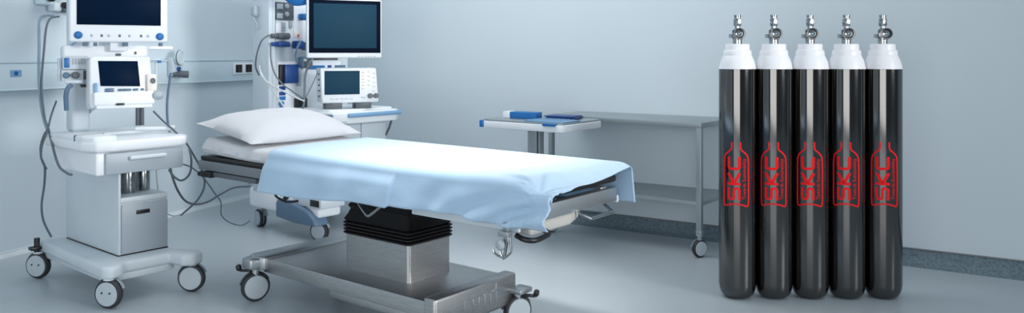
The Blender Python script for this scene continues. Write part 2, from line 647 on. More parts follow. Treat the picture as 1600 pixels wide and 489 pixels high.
# column
m = MB()
b = bmesh.new()
bmesh.ops.create_cube(b, size=1.0)
bmesh.ops.scale(b, vec=(0.455, 0.29, 0.176), verts=b.verts)
bmesh.ops.bevel(b, geom=[e for e in b.edges if abs(e.verts[0].co.z - e.verts[1].co.z) > .1], offset=0.018, segments=5, affect='EDGES', profile=0.5)
m._merge(b, Matrix.Translation((0.022, 0, 0.224 + 0.088)))
m.build('column_casing', 'steel', bed)


def rrect(hx, hy, rad, n=5):
    pts = []
    for cx, cy, a0 in ((hx - rad, hy - rad, 0), (-hx + rad, hy - rad, 90), (-hx + rad, -hy + rad, 180), (hx - rad, -hy + rad, 270)):
        for i in range(n + 1):
            a = R(a0 + 90 * i / n)
            pts.append((cx + rad * math.cos(a), cy + rad * math.sin(a)))
    return pts


b = bmesh.new()
prof = [(-0.004, 0.398)]
z = 0.400
for i in range(4):
    prof += [(0.004, z), (0.012, z + 0.006), (0.012, z + 0.010), (-0.003, z + 0.0155)]
    z += 0.0165
prof += [(0.004, z + .002), (0.010, z + .010), (-0.004, z + .035), (-0.014, z + .06), (-0.004, z + .075), (-0.02, z + .10), (-0.02, z + .17)]
rings = []
for off, zz in prof:
    rings.append([b.verts.new((x + 0.022, y, zz)) for x, y in rrect(0.2275 + off, 0.145 + off, 0.02)])
for A, D in zip(rings[:-1], rings[1:]):
    for i in range(len(A)):
        j = (i + 1) % len(A)
        b.faces.new((A[i], A[j], D[j], D[i]))
b.faces.new(rings[0][::-1]); b.faces.new(rings[-1])
m = MB()
m._merge(b)
m.build('bellows', 'bellows', bed, angle=25)
# top frame
m = MB()
m.span(-0.32, 0.32, -0.20, 0.20, 0.615, 0.69, 0.01)
m.span(-1.10, 1.06, -0.30, -0.25, 0.655, 0.71, 0.006)
m.span(-1.10, 1.06, 0.25, 0.30, 0.655, 0.71, 0.006)
m.build('top_frame', 'satin', bed)
for s in (-1, 1):
    m = MB()
    m.span(-1.14, -0.36, s * 0.375 - .008, s * 0.375 + .008, 0.664, 0.714, 0.004)
    m.build('head_side_rail', 'railgrey', bed)
    m = MB()
    m.span(-0.36, 0.5, s * 0.375 - .008, s * 0.375 + .008, 0.666, 0.715, 0.004)
    m.span(0.5, 1.08, s * 0.362 - .008, s * 0.362 + .008, 0.618 if s < 0 else .63, 0.662, 0.004)
    m.build('side_rail', 'offwhite', bed)
m = MB()
m.span(-1.17, -1.13, -0.383, 0.383, 0.664, 0.714, 0.006)
m.build('head_rail', 'railgrey', bed)
m = MB()
m.span(1.04, 1.085, -0.372, 0.345, 0.640, 0.702, 0.004)
fr = m.build('foot_rail', 'satin', bed)
m = MB()
m.span(0.80, 1.08, -0.33, -0.08, 0.682, 0.70, 0.004)
m.span(0.80, 1.08, 0.02, 0.30, 0.682, 0.70, 0.004)
m.build('foot_plate', 'ltblue', bed)
m = MB()
m.tube([(1.06, 0.06, .645), (1.08, 0.06, .625), (1.12, .07, .608), (1.12, .25, .608), (1.08, .26, .628), (1.06, .26, .645)], 0.0085, 10, 1)
m.build('foot_handle', 'chrome', bed)
m = MB()
m.prism([(0.76, -.28), (1.085, -.30), (1.085, -.02), (1.03, 0.12), (0.76, 0.12)], 0.590, 0.640, 0.016, seg=3)
m.build('motor_cover', 'beige', bed)
m = MB()
m.tube([(1.06, -.20, .605), (1.10, -.205, .592), (1.112, -.235, .588), (1.115, -.31, .584), (1.09, -.345, .590), (1.05, -.345, .60)], 0.011, 10, 4)
m.build('release_lever', 'black', bed)
# pads
m = MB()
m.span(-1.165, 0.40, -0.372, 0.372, 0.715, 0.7385, 0.006)
m.build('pad_base', 'padblack', bed)
m = MB()
m.span(0.404, 1.05, -0.365, 0.345, 0.733, 0.800, 0.016, 3)
m.tube([(1.068, -.34, .742), (1.068, .335, .742)], 0.018, 12, 1)
m.build('foot_pad', 'padblack', bed)
# white covered mattress, head end lifted a little
b = bmesh.new()
NXm, NYm = 150, 76
x0, x1, hy = -1.15, 0.395, 0.376


def mat_top(x):
    return 0.804 + 0.036 * smoothstep(-0.65, -1.14, x) ** 1.2


def lift(x):
    return 0.012 * smoothstep(-0.65, -1.14, x)


grid = []
for i in range(NXm + 1):
    row = []
    x = x0 + (x1 - x0) * i / NXm
    for sgn, zone in ((1, 'top'), (-1, 'bot')):
        r_ = []
        for j in range(NYm + 1):
            y = -hy + 2 * hy * j / NYm
            ex = min(x - x0, x1 - x, 0.036) / 0.036
            ey = min(y + hy, hy - y, 0.036) / 0.036
            rx = math.sqrt(max(0, 1 - (1 - ex) ** 2)); ry = math.sqrt(max(0, 1 - (1 - ey) ** 2))
            e = rx * ry
            zt, zb = mat_top(x), 0.737 + lift(x)
            mid = zb + (zt - zb) * 0.30
            zz = mid + (zt - mid) * e if sgn > 0 else mid - (mid - zb) * e
            if sgn > 0:
                zz += 0.0025 * noise.noise(Vector((x * 9, y * 9, 1.3)))
            r_.append(b.verts.new((x, y, zz)))
        row.append(r_)
    grid.append(row)
for i in range(NXm):
    for j in range(NYm):
        for k in (0, 1):
            q = [grid[i][k][j], grid[i + 1][k][j], grid[i + 1][k][j + 1], grid[i][k][j + 1]]
            b.faces.new(q if k == 0 else q[::-1])
bmesh.ops.remove_doubles(b, verts=b.verts, dist=0.0004)
bmesh.ops.recalc_face_normals(b, faces=b.faces)
m = MB()
m._merge(b)
m.build('mattress', 'sheet', bed, angle=80)
# things under the head end
m = MB()
m.span(-1.13, -1.02, -0.40, -0.33, 0.628, 0.658, 0.005)
m.cyl((-1.15, -0.385, .640), (-1.09, -.385, .640), .014, seg=14)
m.build('rail_block', 'black', bed)
m = MB()
m.span(-1.02, -0.62, -0.385, -0.33, 0.634, 0.660, 0.006)
m.build('accessory_bar', 'dgrey', bed)
m = MB()
paddle = [(-0.99, .035), (-0.955, .052), (-0.86, .052), (-0.78, .034), (-0.62, .03), (-0.60, -.02), (-0.72, -.03), (-0.86, -.04), (-0.955, -.05), (-0.99, -.03)]
m.prism(paddle, -0.012, 0.012, 0.006, mtx=Matrix.Translation((0.03, -0.30, 0.595)) @ Matrix.Rotation(PI / 2, 4, 'X') @ Matrix.Rotation(R(-6), 4, 'Z'))
m.tube([(-0.86, -.30, .67), (-.84, -.30, .64), (-.80, -.30, .61)], .01, 8, 3)
m.tube([(-0.88, -.33, .675), (-.70, -.33, .655), (-.55, -.33, .65)], .007, 8, 1)
m.build('support_arm', 'grey', bed)
m = MB()
m.box((-0.47, -0.335, 0.612), (0.10, 0.05, 0.03), 0.006)
m.tube([(-0.52, -.34, .62), (-0.48, -.36, .585), (-0.40, -.355, .565), (-0.33, -.34, .575)], .006, 8, 4)
m.tube([(-0.44, -.33, .60), (-0.42, -.35, .575), (-0.40, -.33, .60)], .008, 8, 3)
m.build('joint_mechanism', 'black', bed)
m = MB()
m.tube([(0.07, -0.325, .652), (0.13, -.335, .605), (0.175, -.34, .572), (0.185, -.34, .568), (0.20, -.34, .570), (0.25, -.335, .605), (0.31, -.325, .655)], 0.0075, 10, 3)
m.build('hanging_bar', 'chrome', bed)

# rail clamp hanging below the near rail
cl_ = bed_local(P(789, 365, 3.03))
rc = thing('rail_clamp', 'small chrome clamp hanging from the rail under the blue drape', 'clamp', P(789, 365, 3.03), YB)
m = MB()
m.box((0, 0, 0.0), (0.05, 0.032, 0.022), .005)
m.box((0.0, 0.01, 0.022), (0.024, 0.02, 0.04), .004)
m.box((0, 0.012, -0.022), (0.026, 0.018, 0.03), .004)
m.build('jaw', 'satin', rc)
m = MB()
m.lathe([(0, -.022), (.013, -.02), (.020, -.008), (.020, .004), (.012, .016), (0, .018)], (-0.014, -0.008, -0.042), (0.5, -.4, .75), 18)
m.build('knob', 'grey', rc)
m = MB()
m.tube([(0.026, 0, -.012), (0.03, 0, -.05), (0.028, 0, -.068), (0.0, -0.005, -.092), (-.008, -.005, -.09), (-.022, -.006, -.06), (-.018, -.006, -.03)], .0045, 8, 2)
m.tube([(-.004, -.005, -.09), (-.028, -.01, -.085), (-.044, -.012, -.074), (-.048, -.012, -.062)], .0045, 8, 2)
m.tube([(0.01, 0, -.03), (0.004, 0, -.06), (0.0, -.004, -.088)], .006, 8, 2)
m.build('hook', 'chrome', rc)

# ------------------------------------------------------------------ pillow
b = bmesh.new()
NP = 44
top, bot = [], []
LX, LY, TH = 0.255, 0.385, 0.105
for i in range(NP + 1):
    rt, rb = [], []
    for j in range(NP + 1):
        a, c = -1 + 2 * i / NP, -1 + 2 * j / NP
        pin = 1 - 0.07 * (1 - abs(a) ** 2.2) * abs(c) ** 4 - 0.0
        pin2 = 1 - 0.07 * (1 - abs(c) ** 2.2) * abs(a) ** 4
        x, y = a * LX * pin2, c * LY * pin
        e = max(0.0, (1 - abs(a) ** 2.4)) ** 0.6 * max(0.0, (1 - abs(c) ** 2.4)) ** 0.6
        wr = 0.006 * noise.noise(Vector((a * 2.3, c * 3.1, 4.2))) + 0.004 * noise.noise(Vector((a * 6, c * 5, 9.2))) * (1 - e)
        crease = 0.008 * math.exp(-((abs(a) + abs(c) - 1.62) / .12) ** 2) * noise.noise(Vector((a * 7, c * 7, .2)))
        edge = i in (0, NP) or j in (0, NP)
        zt = e * TH * 1.0 + (wr + crease) * (0 if edge else 1) * min(1, e * 4)
        zb = -e * TH * 0.42
        vt = b.verts.new((x, y, zt))
        rt.append(vt)
        rb.append(vt if edge else b.verts.new((x, y, zb)))
    top.append(rt); bot.append(rb)
for i in range(NP):
    for j in range(NP):
        b.faces.new((top[i][j], top[i + 1][j], top[i + 1][j + 1], top[i][j + 1]))
        b.faces.new((bot[i][j], bot[i][j + 1], bot[i + 1][j + 1], bot[i + 1][j]))
bmesh.ops.recalc_face_normals(b, faces=b.faces)
m = MB()
m._merge(b)
px_, py_ = rot2(-0.945, 0.005, YB)
pw = m.build('pillow', 'pillow', loc=(CB[0] + px_, CB[1] + py_, 0.874), rot=(0, R(9.5), YB + R(2)), angle=80)
tag(pw, 'plump white pillow lying across the head of the operating table', 'pillow')

# ------------------------------------------------------------------ blue drape
b = bmesh.new()
NS, NT = 210, 130
HYD, RAD, ZT = 0.385, 0.030, 0.8135
UL = -0.61
SEAM = 0.335
dgrid = []
arc = RAD * PI / 2
topw = 2 * (HYD - RAD)
for i in range(NS + 1):
    row = []
    s = i / NS
    for j in range(NT + 1):
        t = j / NT
        # approximate u first (for lengths)
        u_mid = UL + s * (1.18 - UL)
        over = 1.0 if u_mid < SEAM else 0.0
        near = 0.168 - 0.034 * smoothstep(.05, .55, s) + 0.008 * over
        far = 0.155
        total = near + arc + topw + arc + far
        q = t * total
        zt = ZT + max(0, mat_top(u_mid) - 0.804) + 0.0
        hang = 0.0
        side = 0
        if q < near:
            hang = near - q
            v, z = -HYD, zt - RAD - hang
            side = -1
        elif q < near + arc:
            a = (q - near) / RAD
            v, z = -HYD + RAD * (1 - math.cos(a)), zt - RAD + RAD * math.sin(a)
            side = -1
        elif q < near + arc + topw:
            v, z = -HYD + RAD + (q - near - arc), zt
        elif q < near + arc * 2 + topw:
            a = (q - near - arc - topw) / RAD
            v, z = HYD - RAD + RAD * math.sin(a), zt - RAD * (1 - math.cos(a))
            side = 1
        else:
            hang = q - near - arc * 2 - topw
            v, z = HYD, zt - RAD - hang
            side = 1
        fr_ = hang / near if side < 0 else (hang / far if side > 0 else 0)
        fr_ = min(1, fr_)
        uend = 1.195 - 0.055 * max(-1, min(1, v / HYD))
        ustart = UL + 0.10 * smoothstep(-.17, -.385, v) - (0.05 * fr_ if side < 0 else 0)
        u = ustart + s * (uend - ustart)
        if side < 0:
            v -= 0.02 * fr_ + over * 0.016 * smoothstep(0, .35, fr_)
            # soft folds, stronger towards the foot corner
            k = smoothstep(.55, .95, s)
            v -= (0.005 + 0.016 * k) * math.sin(u * 15 + 9 * fr_ * k + 1.4 * fr_ + 2 * noise.noise(Vector((u * 3, 0, 0)))) * fr_ ** 0.8
            v -= 0.012 * noise.noise(Vector((u * 5, fr_ * 1.3, 3.0))) * fr_
            z += 0.004 * math.sin(u * 11) * fr_
            # flare of the free corners
            v -= 0.03 * smoothstep(.93, 1.0, s) * fr_
        if side > 0:
            v += 0.015 * fr_ + 0.010 * math.sin(u * 15) * fr_
            v += 0.02 * smoothstep(.9, 1.0, s) * fr_
        # wrinkles on the top
        w = 0.0018 * noise.noise(Vector((u * 6, v * 9, 0.4))) + 0.0012 * noise.noise(Vector((u * 16, v * 13, 2.0)))
        # diagonal creases running from the near foot corner
        dx, dy = u - 1.2, v + HYD
        dd = math.hypot(dx, dy)
        ang = math.atan2(dy, -dx)
        w += 0.009 * math.sin(ang * 12 + 1.0) * math.exp(-((dd - .15) / .13) ** 2)
        if side == 0:
            z += max(-.0008, w)
        else:
            v += side * abs(w) * 1.4
        # foot edge droops a little
        if side == 0 or hang == 0:
            z -= 0.036 * smoothstep(1.075, 1.2, u) ** 1.3
        row.append(b.verts.new((u, v, z)))
    dgrid.append(row)
for i in range(NS):
    for j in range(NT):
        b.faces.new((dgrid[i][j], dgrid[i + 1][j], dgrid[i + 1][j + 1], dgrid[i][j + 1]))
bmesh.ops.recalc_face_normals(b, faces=b.faces)
if sum(f.normal.z for f in b.faces) < 0:
    bmesh.ops.reverse_faces(b, faces=b.faces)
m = MB()
m._merge(b)
dr = m.build('surgical_drape', 'drape', loc=CB, rot=(0, 0, YB), angle=50)
sm = dr.modifiers.new('thickness', 'SOLIDIFY')
sm.thickness = 0.0025
sm.offset = 1.0
tag(dr, 'light blue cloth drape spread over the operating table and hanging down its side', 'drape')


# ------------------------------------------------------------------ patient monitors, screens
def panel_monitor(t, w, h, depth, bez, mats, screen_mat, bottom=0.0, corner=0.012):
    """flat display facing local -y, base centre at local origin height 0; returns housing"""
    m = MB()
    m.box((0, depth / 2, h / 2), (w, depth, h), corner, seg=3)
    m.box((0, depth + .02, h * .5), (w * .55, .04, h * .55), .01)
    hs = m.build('housing', mats, t)
    return hs


# ------------------------------------------------------------------ left anaesthesia machine
YA = R(50)
CA = (-2.26, 4.535, 0)
am = thing('anesthesia_machine', 'white anesthesia machine on a wheeled cart with drawers, standing away from the steel tower', 'medical cart', CA, YA)
# local: x right along the front, -y to the front;  f = -y
m = MB()
plat = [(-0.215, 0.47), (0.20, 0.47), (0.20, 0.30), (0.20, -0.33), (0.27, -0.42), (0.27, -0.50), (0.20, -0.53), (0.145, -0.50), (0.13, -0.395), (-0.11, -0.395), (-0.15, -0.45), (-0.215, -0.47), (-0.245, -0.43)]
m.prism(plat, 0.150, 0.216, 0.018, seg=3)
m.span(-0.20, 0.165, -0.385, 0.44, 0.115, 0.16, 0.01)
m.build('base', 'offwhite', am)
for x, y, hol in ((-0.205, -0.425, True), (-0.225, 0.455, True), (0.215, -0.475, False), (0.205, 0.44, False)):
    caster(am, x, y, 0.075, 0.040, R(-101 if hol else -92) - YA, 0.156, 'offwhite', 'wheel', None, hol)
m = MB()
m.cyl((-0.235, 0.45, .15), (-0.235, .45, .235), .016, seg=12)
m.box((-0.245, 0.45, .178), (.06, .05, .02), .006)
m.build('brake_post', 'black', am)
# cabinet body with a niche open to the front
m = MB()
m.span(-0.080, 0.185, -0.02, 0.41, 0.216, 0.666, 0.003)
m.span(-0.090, -0.076, -0.272, 0.42, 0.216, 0.666, 0.003)
m.span(-0.080, 0.180, -0.268, 0.0, 0.216, 0.495, 0.003)
m.span(-0.080, 0.185, -0.272, 0.0, 0.495, 0.528, 0.008)
m.build('cabinet', 'offwhite', am)
m = MB()
m.span(-0.094, 0.184, -0.274, 0.40, 0.215, 0.222)
m.build('plinth_gap', 'black', am)
m = MB()
m.span(-0.074, 0.180, -0.278, -0.262, 0.228, 0.489, 0.004)
ld = m.build('lower_drawer', 'grey', am)
m = MB()
m.box((0.04, -0.2785, 0.440), (0.075, 0.003, 0.022), .001)
m.build('handle_slot', 'black', ld)
m = MB()
m.cyl((0.03, -.12, .528), (0.03, -.12, .664), .045, seg=24, bev=.004)
m.cyl((0.13, -.10, .528), (0.13, -.10, .664), .03, seg=20, bev=.004)
m.build('absorber_canister', 'chrome', am)
# drawer block and work top
m = MB()
m.span(-0.235, 0.215, -0.345, 0.20, 0.668, 0.788, 0.012, 3)
m.build('drawer_case', 'white', am)
m = MB()
m.span(-0.195, 0.225, -0.366, -0.34, 0.672, 0.784, 0.006)
td = m.build('drawer', 'grey', am)
m = MB()
m.box((0.02, -0.380, 0.752), (0.20, 0.028, 0.022), 0.009, seg=3)
m.build('handle', 'offwhite', td)
m = MB()
wt = [(-0.27, 0.25), (0.26, 0.25), (0.29, 0.05), (0.285, -0.30), (0.24, -0.365), (-0.15, -0.375), (-0.235, -0.35), (-0.275, -0.25)]
m.prism(wt, 0.789, 0.846, 0.018, seg=3)
m.prism([(-0.26, 0.24), (0.25, 0.24), (0.26, 0.02), (-0.265, -0.02)], 0.838, 0.862, 0.010, seg=3)
m.prism([(-0.265, 0.10), (-0.12, 0.10), (-0.11, -0.31), (-0.16, -.345), (-0.235, -0.32), (-0.265, -.24)], 0.836, 0.872, 0.015, seg=3)
w_ = m.build('worktop', 'white', am)
m = MB()
m.span(-0.269, -0.114, -0.155, -0.152, 0.82, 0.8735)
m.build('panel_joint', 'dgrey', w_)
m = MB()
m.cyl((0.12, -0.02, .872), (0.265, -0.14, .872), .011, seg=16)
m.cyl((0.255, -0.132, .872), (0.285, -0.157, .872), .016, seg=16, bev=.004)
m.build('suction_handle', 'white', am)
# uprights
m = MB()
m.span(-0.150, -0.050, 0.17, 0.27, 0.860, 1.72, 0.02, 3)
m.prism([(-0.045, 0.955), (-0.045, 1.25), (0.30, 1.25), (0.30, 1.02), (0.05, 1.0), (-0.01, .985)], -0.26, -0.19, 0.01, mtx=Matrix.Rotation(PI / 2, 4, 'X'))
m.build('column', 'offwhite', am)
m = MB()
for dx in (0, .026):
    m.cyl((0.235 + dx, 0.205, .87), (0.235 + dx, 0.205, 1.03), .012, seg=14)
m.build('support_tube', 'dgrey', am)
# ventilator head in its own turned frame
YV = R(36)


def frame_at(parent_loc, parent_yaw, wp, yaw):
    """local location and yaw, inside a parent thing, of a frame placed in the room"""
    x, y = rot2(wp.x - parent_loc[0], wp.y - parent_loc[1], -parent_yaw)
    return Matrix.Translation((x, y, wp.z)) @ Matrix.Rotation(yaw - parent_yaw, 4, 'Z')


def tilted(fr_m, pitch):
    return fr_m @ Matrix.Rotation(pitch, 4, 'X')


def build_in(mb, name, material, parent, fm, angle=38):
    bmesh.ops.transform(mb.bm, matrix=fm, verts=mb.bm.verts)
    return mb.build(name, material, parent, angle=angle)


hv = tilted(frame_at(CA, YA, P(193, 167, 4.50), YV), R(-7)) @ Matrix.Diagonal((0.87, 1, 1, 1))
m = MB()
m.prism([(-0.19, 0.0), (0.165, 0.0), (0.18, 0.02), (0.165, 0.285), (-0.175, 0.285), (-0.195, 0.27), (-0.197, 0.02)], -0.02, 0.13, 0.012, mtx=Matrix.Rotation(PI / 2, 4, 'X') @ Matrix.Translation((0, 0, -0.11)), seg=3)
vh = build_in(m, 'ventilator_panel', 'white', am, hv)
m = MB()
m.prism([(-0.135, 0.118), (0.098, 0.112), (0.086, 0.256), (-0.146, 0.258)], 0, 0.006, 0.001, mtx=Matrix.Translation((0, -0.018, 0)) @ Matrix.Rotation(PI / 2, 4, 'X'))
build_in(m, 'screen', 'screen', vh, hv)
m = MB()
m.box((0.0, -0.034, 0.045), (0.36, 0.04, 0.075), 0.012, seg=3)
m.box((0.0, -0.03, 0.0), (0.33, 0.03, 0.02), 0.006)
build_in(m, 'lower_console', 'white', vh, hv)
m = MB()
m.box((-0.03, -0.054, 0.012), (0.05, 0.012, 0.012), 0.004)
build_in(m, 'latch', 'black', vh, hv)
m = MB()
m.box((-0.165, -0.03, 0.105), (0.018, 0.03, 0.06), 0.006)
build_in(m, 'side_key', 'ltblue', vh, hv)
m = MB()
for x, w, in ((-0.085, .05), (-0.02, .03), (0.02, .045), (0.07, .03), (0.11, .018)):
    m.box((x, -0.026, 0.094), (w, 0.016, 0.012 if x > -.08 else .02), 0.004)
build_in(m, 'control_key', 'slate', vh, hv)
m = MB()
m.box((0.195, -0.045, 0.055), (0.07, 0.05, 0.045), 0.02, seg=4)
build_in(m, 'side_knob', 'grey', vh, hv)
m = MB()
m.box((0.165, -0.03, 0.13), (0.06, 0.03, 0.10), 0.008)
cb = build_in(m, 'flow_module', 'cream', vh, hv)
m = MB()
m.lathe([(0.016, 0), (0.016, .004), (.012, .005), (.010, .003), (0, .003)], (0.17, -0.045, 0.14), (0, -1, 0), 20)
build_in(m, 'dial', 'dgrey', cb, hv)
m = MB()
m.box((0.21, 0.03, 0.19), (0.012, 0.012, 0.17), .003)
m.box((0.20, 0.03, 0.27), (0.07, 0.02, 0.012), .003)
build_in(m, 'bracket', 'offwhite', am, hv)
m = MB()
m.box((0.225, 0.0, 0.255), (0.024, 0.02, 0.014), .004)
build_in(m, 'bracket_clip', 'blue', am, hv)
# top housing carrying the monitor
ht = frame_at(CA, YA, P(166, 95, 4.58), R(34))
m = MB()
m.box((0, 0.06, 0.045), (0.44, 0.16, 0.085), 0.02, seg=3)
m.box((0.10, 0.05, 0.075), (0.52, 0.10, 0.02), 0.005)
m.box((0.02, 0.05, 0.11), (0.10, 0.07, 0.09), 0.01)
th = build_in(m, 'top_housing', 'white', am, ht)
m = MB()
m.box((0.06, -0.022, 0.035), (0.03, 0.012, 0.014), .005)
build_in(m, 'latch', 'dgrey', th, ht)
m = MB()
m.box((0.15, -0.022, 0.045), (0.012, 0.012, 0.018), .005)
build_in(m, 'catch', 'dgrey', th, ht)
# module rack on the left of the head
hm = frame_at(CA, YA, P(118, 126, 4.47), R(34))
m = MB()
m.box((0, 0.05, 0.10), (0.125, 0.10, 0.075), .006)
m.box((0.0, 0.06, 0.03), (0.135, 0.09, 0.062), .006)
m.box((-0.075, 0.06, 0.06), (0.014, 0.05, 0.13), .004)
mr = build_in(m, 'module_rack', 'offwhite', am, hm)
m = MB()
m.box((-0.043, -0.002, 0.10), (0.026, 0.008, 0.055), .002)
build_in(m, 'blue_label', 'blue', mr, hm)
m = MB()
for i in range(5):
    m.box((-0.012 + i * 0.014, -0.002, 0.108), (0.006, 0.006, 0.035), .001)
build_in(m, 'vent_slot', 'grey', mr, hm)
for x, rr, mt_ in ((-0.045, .017, 'slate'), (0.0, .019, 'dgrey')):
    m = MB()
    m.lathe([(rr * .8, 0), (rr, .004), (rr, .018), (rr * .7, .024), (0, .024)], (x, 0.016, 0.03), (0, -1, 0), 20)
    build_in(m, 'port_knob', mt_, mr, hm)
m = MB()
m.box((0.048, 0.012, 0.03), (0.016, 0.016, 0.05), .004)
m.box((0.045, 0.02, -0.03), (0.04, 0.05, 0.016), .005)
build_in(m, 'slide_lock', 'black', mr, hm)
m = MB()
m.box((-0.01, -0.03, -0.005), (0.09, 0.02, 0.02), .006)
build_in(m, 'hose_socket', 'offwhite', mr, hm)

# monitor above
mo_loc = P(187, 66, 4.50)
mon = thing('patient_monitor', 'large monitor in white bezel with blue knobs, mounted above the anesthesia cart', 'monitor', mo_loc, R(30))
W_, H_ = 0.500, 0.40
m = MB()
m.box((0, 0.03, H_ / 2), (W_, 0.06, H_), 0.014, seg=3)
m.box((0, 0.08, H_ / 2), (W_ * .6, 0.06, H_ * .6), 0.02)
m.box((0, 0.075, 0.0), (0.09, 0.04, 0.10), 0.006)
mh = m.build('housing', 'white', mon)
m = MB()
m.box((0, -0.001, H_ / 2 + .031), (0.425, 0.006, H_ - .13), 0.001)
m.build('screen', 'screen', mon)
for x in (-0.205, 0.208):
    m = MB()
    m.lathe([(0.020, 0), (0.021, .004), (.016, .008), (.013, .02), (.011, .022), (0, .022)], (x, 0.0, 0.038 if x < 0 else .034), (0, -1, 0), 24)
    m.build('rotary_knob', 'blue', mon)
for i, x in enumerate((-0.14, -0.09, -0.055, 0.0, 0.05, 0.11, 0.145)):
    m = MB()
    m.box((x, -0.0005, 0.036), (0.012, 0.005, 0.014), .002)
    m.build('soft_key', 'dgrey' if i % 2 else 'grey', mon)
m = MB()
for x, w in ((-0.17, .03), (-0.12, .02), (0.03, .03), (0.215, .022)):
    m.box((x, 0.03, -0.012), (w, 0.03, 0.02), .004)
m.build('underside_port', 'slate', mon)

# ------------------------------------------------------------------ second machine (tower with ventilator)
YT = R(50)
CT = (-1.73, 5.95, 0)
tw = thing('anesthesia_tower', 'tall pale anesthesia tower with cable-hung side, standing behind the head of the operating table', 'medical tower', CT, YT)
m = MB()
m.span(-0.085, 0.64, 0.0, 0.19, 0.28, 1.86, 0.010)
m.build('cabinet', 'offwhite', tw)
m = MB()
m.span(-0.096, -0.06, -0.012, 0.20, 0.28, 1.88, 0.006)
m.span(-0.062, -0.045, -0.018, 0.02, 0.28, 1.88, 0.005)
m.build('side_pillar', 'offwhite', tw)
# base
m = MB()
m.span(-0.09, 0.66, -0.12, 0.27, 0.150, 0.305, 0.03, 3)
m.span(-0.075, 0.12, -0.26, 0.0, 0.165, 0.300, 0.02, 3)
m.span(-0.075, 0.12, -0.58, -0.20, 0.165, 0.236, 0.02, 3)
m.span(0.50, 0.66, -0.52, 0.0, 0.150, 0.25, 0.03, 3)
m.build('base', 'white', tw)
m = MB()
m.prism([(-0.60, 0.118), (-0.58, 0.165), (-0.50, 0.215), (-0.36, 0.245), (-0.16, 0.265), (-0.13, 0.24), (-0.13, 0.13), (-0.36, 0.112)], -0.06, 0.06, 0.015, mtx=Matrix.Translation((-0.06, 0, 0)) @ Matrix(((0, 0, 1, 0), (1, 0, 0, 0), (0, 1, 0, 0), (0, 0, 0, 1))), seg=3)
m.build('foot_cover', 'slate', tw)
m = MB()
m.span(-0.085, 0.12, -0.62, -0.30, 0.236, 0.312, 0.006)
bx = m.build('power_box', 'offwhite', tw)
m = MB()
m.span(-0.089, -0.08, -0.60, -0.50, 0.246, 0.292, 0.002)
m.build('socket', 'black', bx)
for x, y, ang in ((-0.03, 0.20, -100), (-0.02, -0.52, -70), (0.60, 0.2, -100), (0.60, -0.46, -70)):
    caster(tw, x, y, 0.066, 0.05, R(ang) - YT - R(40), 0.155, 'offwhite', 'grey', twin=True)
# lower body and tray
m = MB()
m.span(0.16, 0.64, -0.46, -0.002, 0.30, 0.845, 0.01)
m.build('drawer_body', 'grey', tw)
m = MB()
m.span(0.175, 0.385, -0.468, -0.455, 0.33, 0.83, 0.003)
m.span(0.395, 0.63, -0.468, -0.455, 0.33, 0.83, 0.003)
m.build('front_panel', 'offwhite', tw)
m = MB()
m.prism([(0.06, -0.003), (0.70, -0.003), (0.72, -0.03), (0.71, -0.52), (0.64, -0.575), (0.19, -0.575), (0.10, -0.50)], 0.800, 0.885, 0.014, seg=3)
m.prism([(0.07, -0.003), (0.69, -0.003), (0.69, -0.03), (0.68, -0.48), (0.20, -0.50), (0.12, -0.44)], 0.88, 0.90, 0.006, seg=2)
tray = m.build('tray', 'white', tw)
m = MB()
m.box((0.43, -0.585, 0.862), (0.50, 0.026, 0.032), 0.011, seg=3)
m.box((0.686, -0.555, 0.862), (0.026, 0.05, 0.032), 0.011, seg=3)
m.build('bumper', 'ltblue', tray)
m = MB()
m.box((0.085, -0.49, 0.855), (0.05, 0.016, 0.030), .005, rot=(0, 0, R(-55)))
m.build('blue_latch', 'slate', tray)
m = MB()
m.box((0.135, -0.545, 0.806), (0.10, 0.02, 0.03), .006, rot=(0, 0, R(-35)))
m.build('card_slot', 'grey', tray)
m = MB()
m.tube([(0.66, -0.50, .80), (0.655, -0.48, .74), (0.63, -0.465, .68)], .008, 8, 3)
m.build('tray_strut', 'dgrey', tray)
# front fittings of the tower
m = MB()
m.span(-0.04, 0.11, -0.022, 0.0, 1.560, 1.688, 0.003)
gb = m.build('valve_block', 'dgrey', tw)
for z in (1.66, 1.60):
    m = MB()
    m.lathe([(.018, 0), (.018, .006), (.010, .008), (.010, .012), (0, .012)], (0.05, -0.022, z), (0, -1, 0), 18)
    m.build('valve_screw', 'grey', gb)
for z in (1.655, 1.585):
    m = MB()
    m.box((-0.012, -0.026, z), (.05, .01, .04), .003)
    m.build('valve_plate', 'grey', gb)
m = MB()
m.span(-0.035, 0.30, -0.012, 0.0, 1.37, 1.555, 0.004)
m.span(0.115, 0.30, -0.018, 0.0, 1.32, 1.68, 0.004)
m.span(-0.02, 0.56, -0.010, 0.0, 0.90, 1.245, 0.004)
m.build('front_plate', 'white', tw)
for x, z, sw, sh in ((0.025, 1.515, .032, .045), (0.085, 1.525, .028, .05), (0.025, 1.482, .036, .012)):
    m = MB()
    m.box((x, -0.018, z), (sw, .012, sh), .003)
    m.build('rocker_switch', 'grey', tw)
m = MB()
m.box((0.145, -0.020, 1.450), (0.055, .004, .05), .001)
wl = m.build('warning_label', 'cream', tw)
m = MB()
m.box((0.155, -0.0235, 1.442), (0.024, .002, .020), .0005)
m.build('red_symbol', 'redmark', wl)
m = MB()
m.box((0.135, -0.045, 1.372), (0.075, .06, .06), .01)
m.build('sensor_module', 'navy', tw)
m = MB()
m.box((0.225, -0.04, 1.368), (0.09, .05, .075), .006)
m.build('sensor_socket', 'slate', tw)
m = MB()
m.box((0.205, -0.045, 1.475), (0.10, .06, .17), .012)
m.build('filter_holder', 'white', tw)
m = MB()
m.box((0.205, -0.045, 1.585), (0.11, .07, .045), .012)
m.build('filter_cap', 'blue', tw)
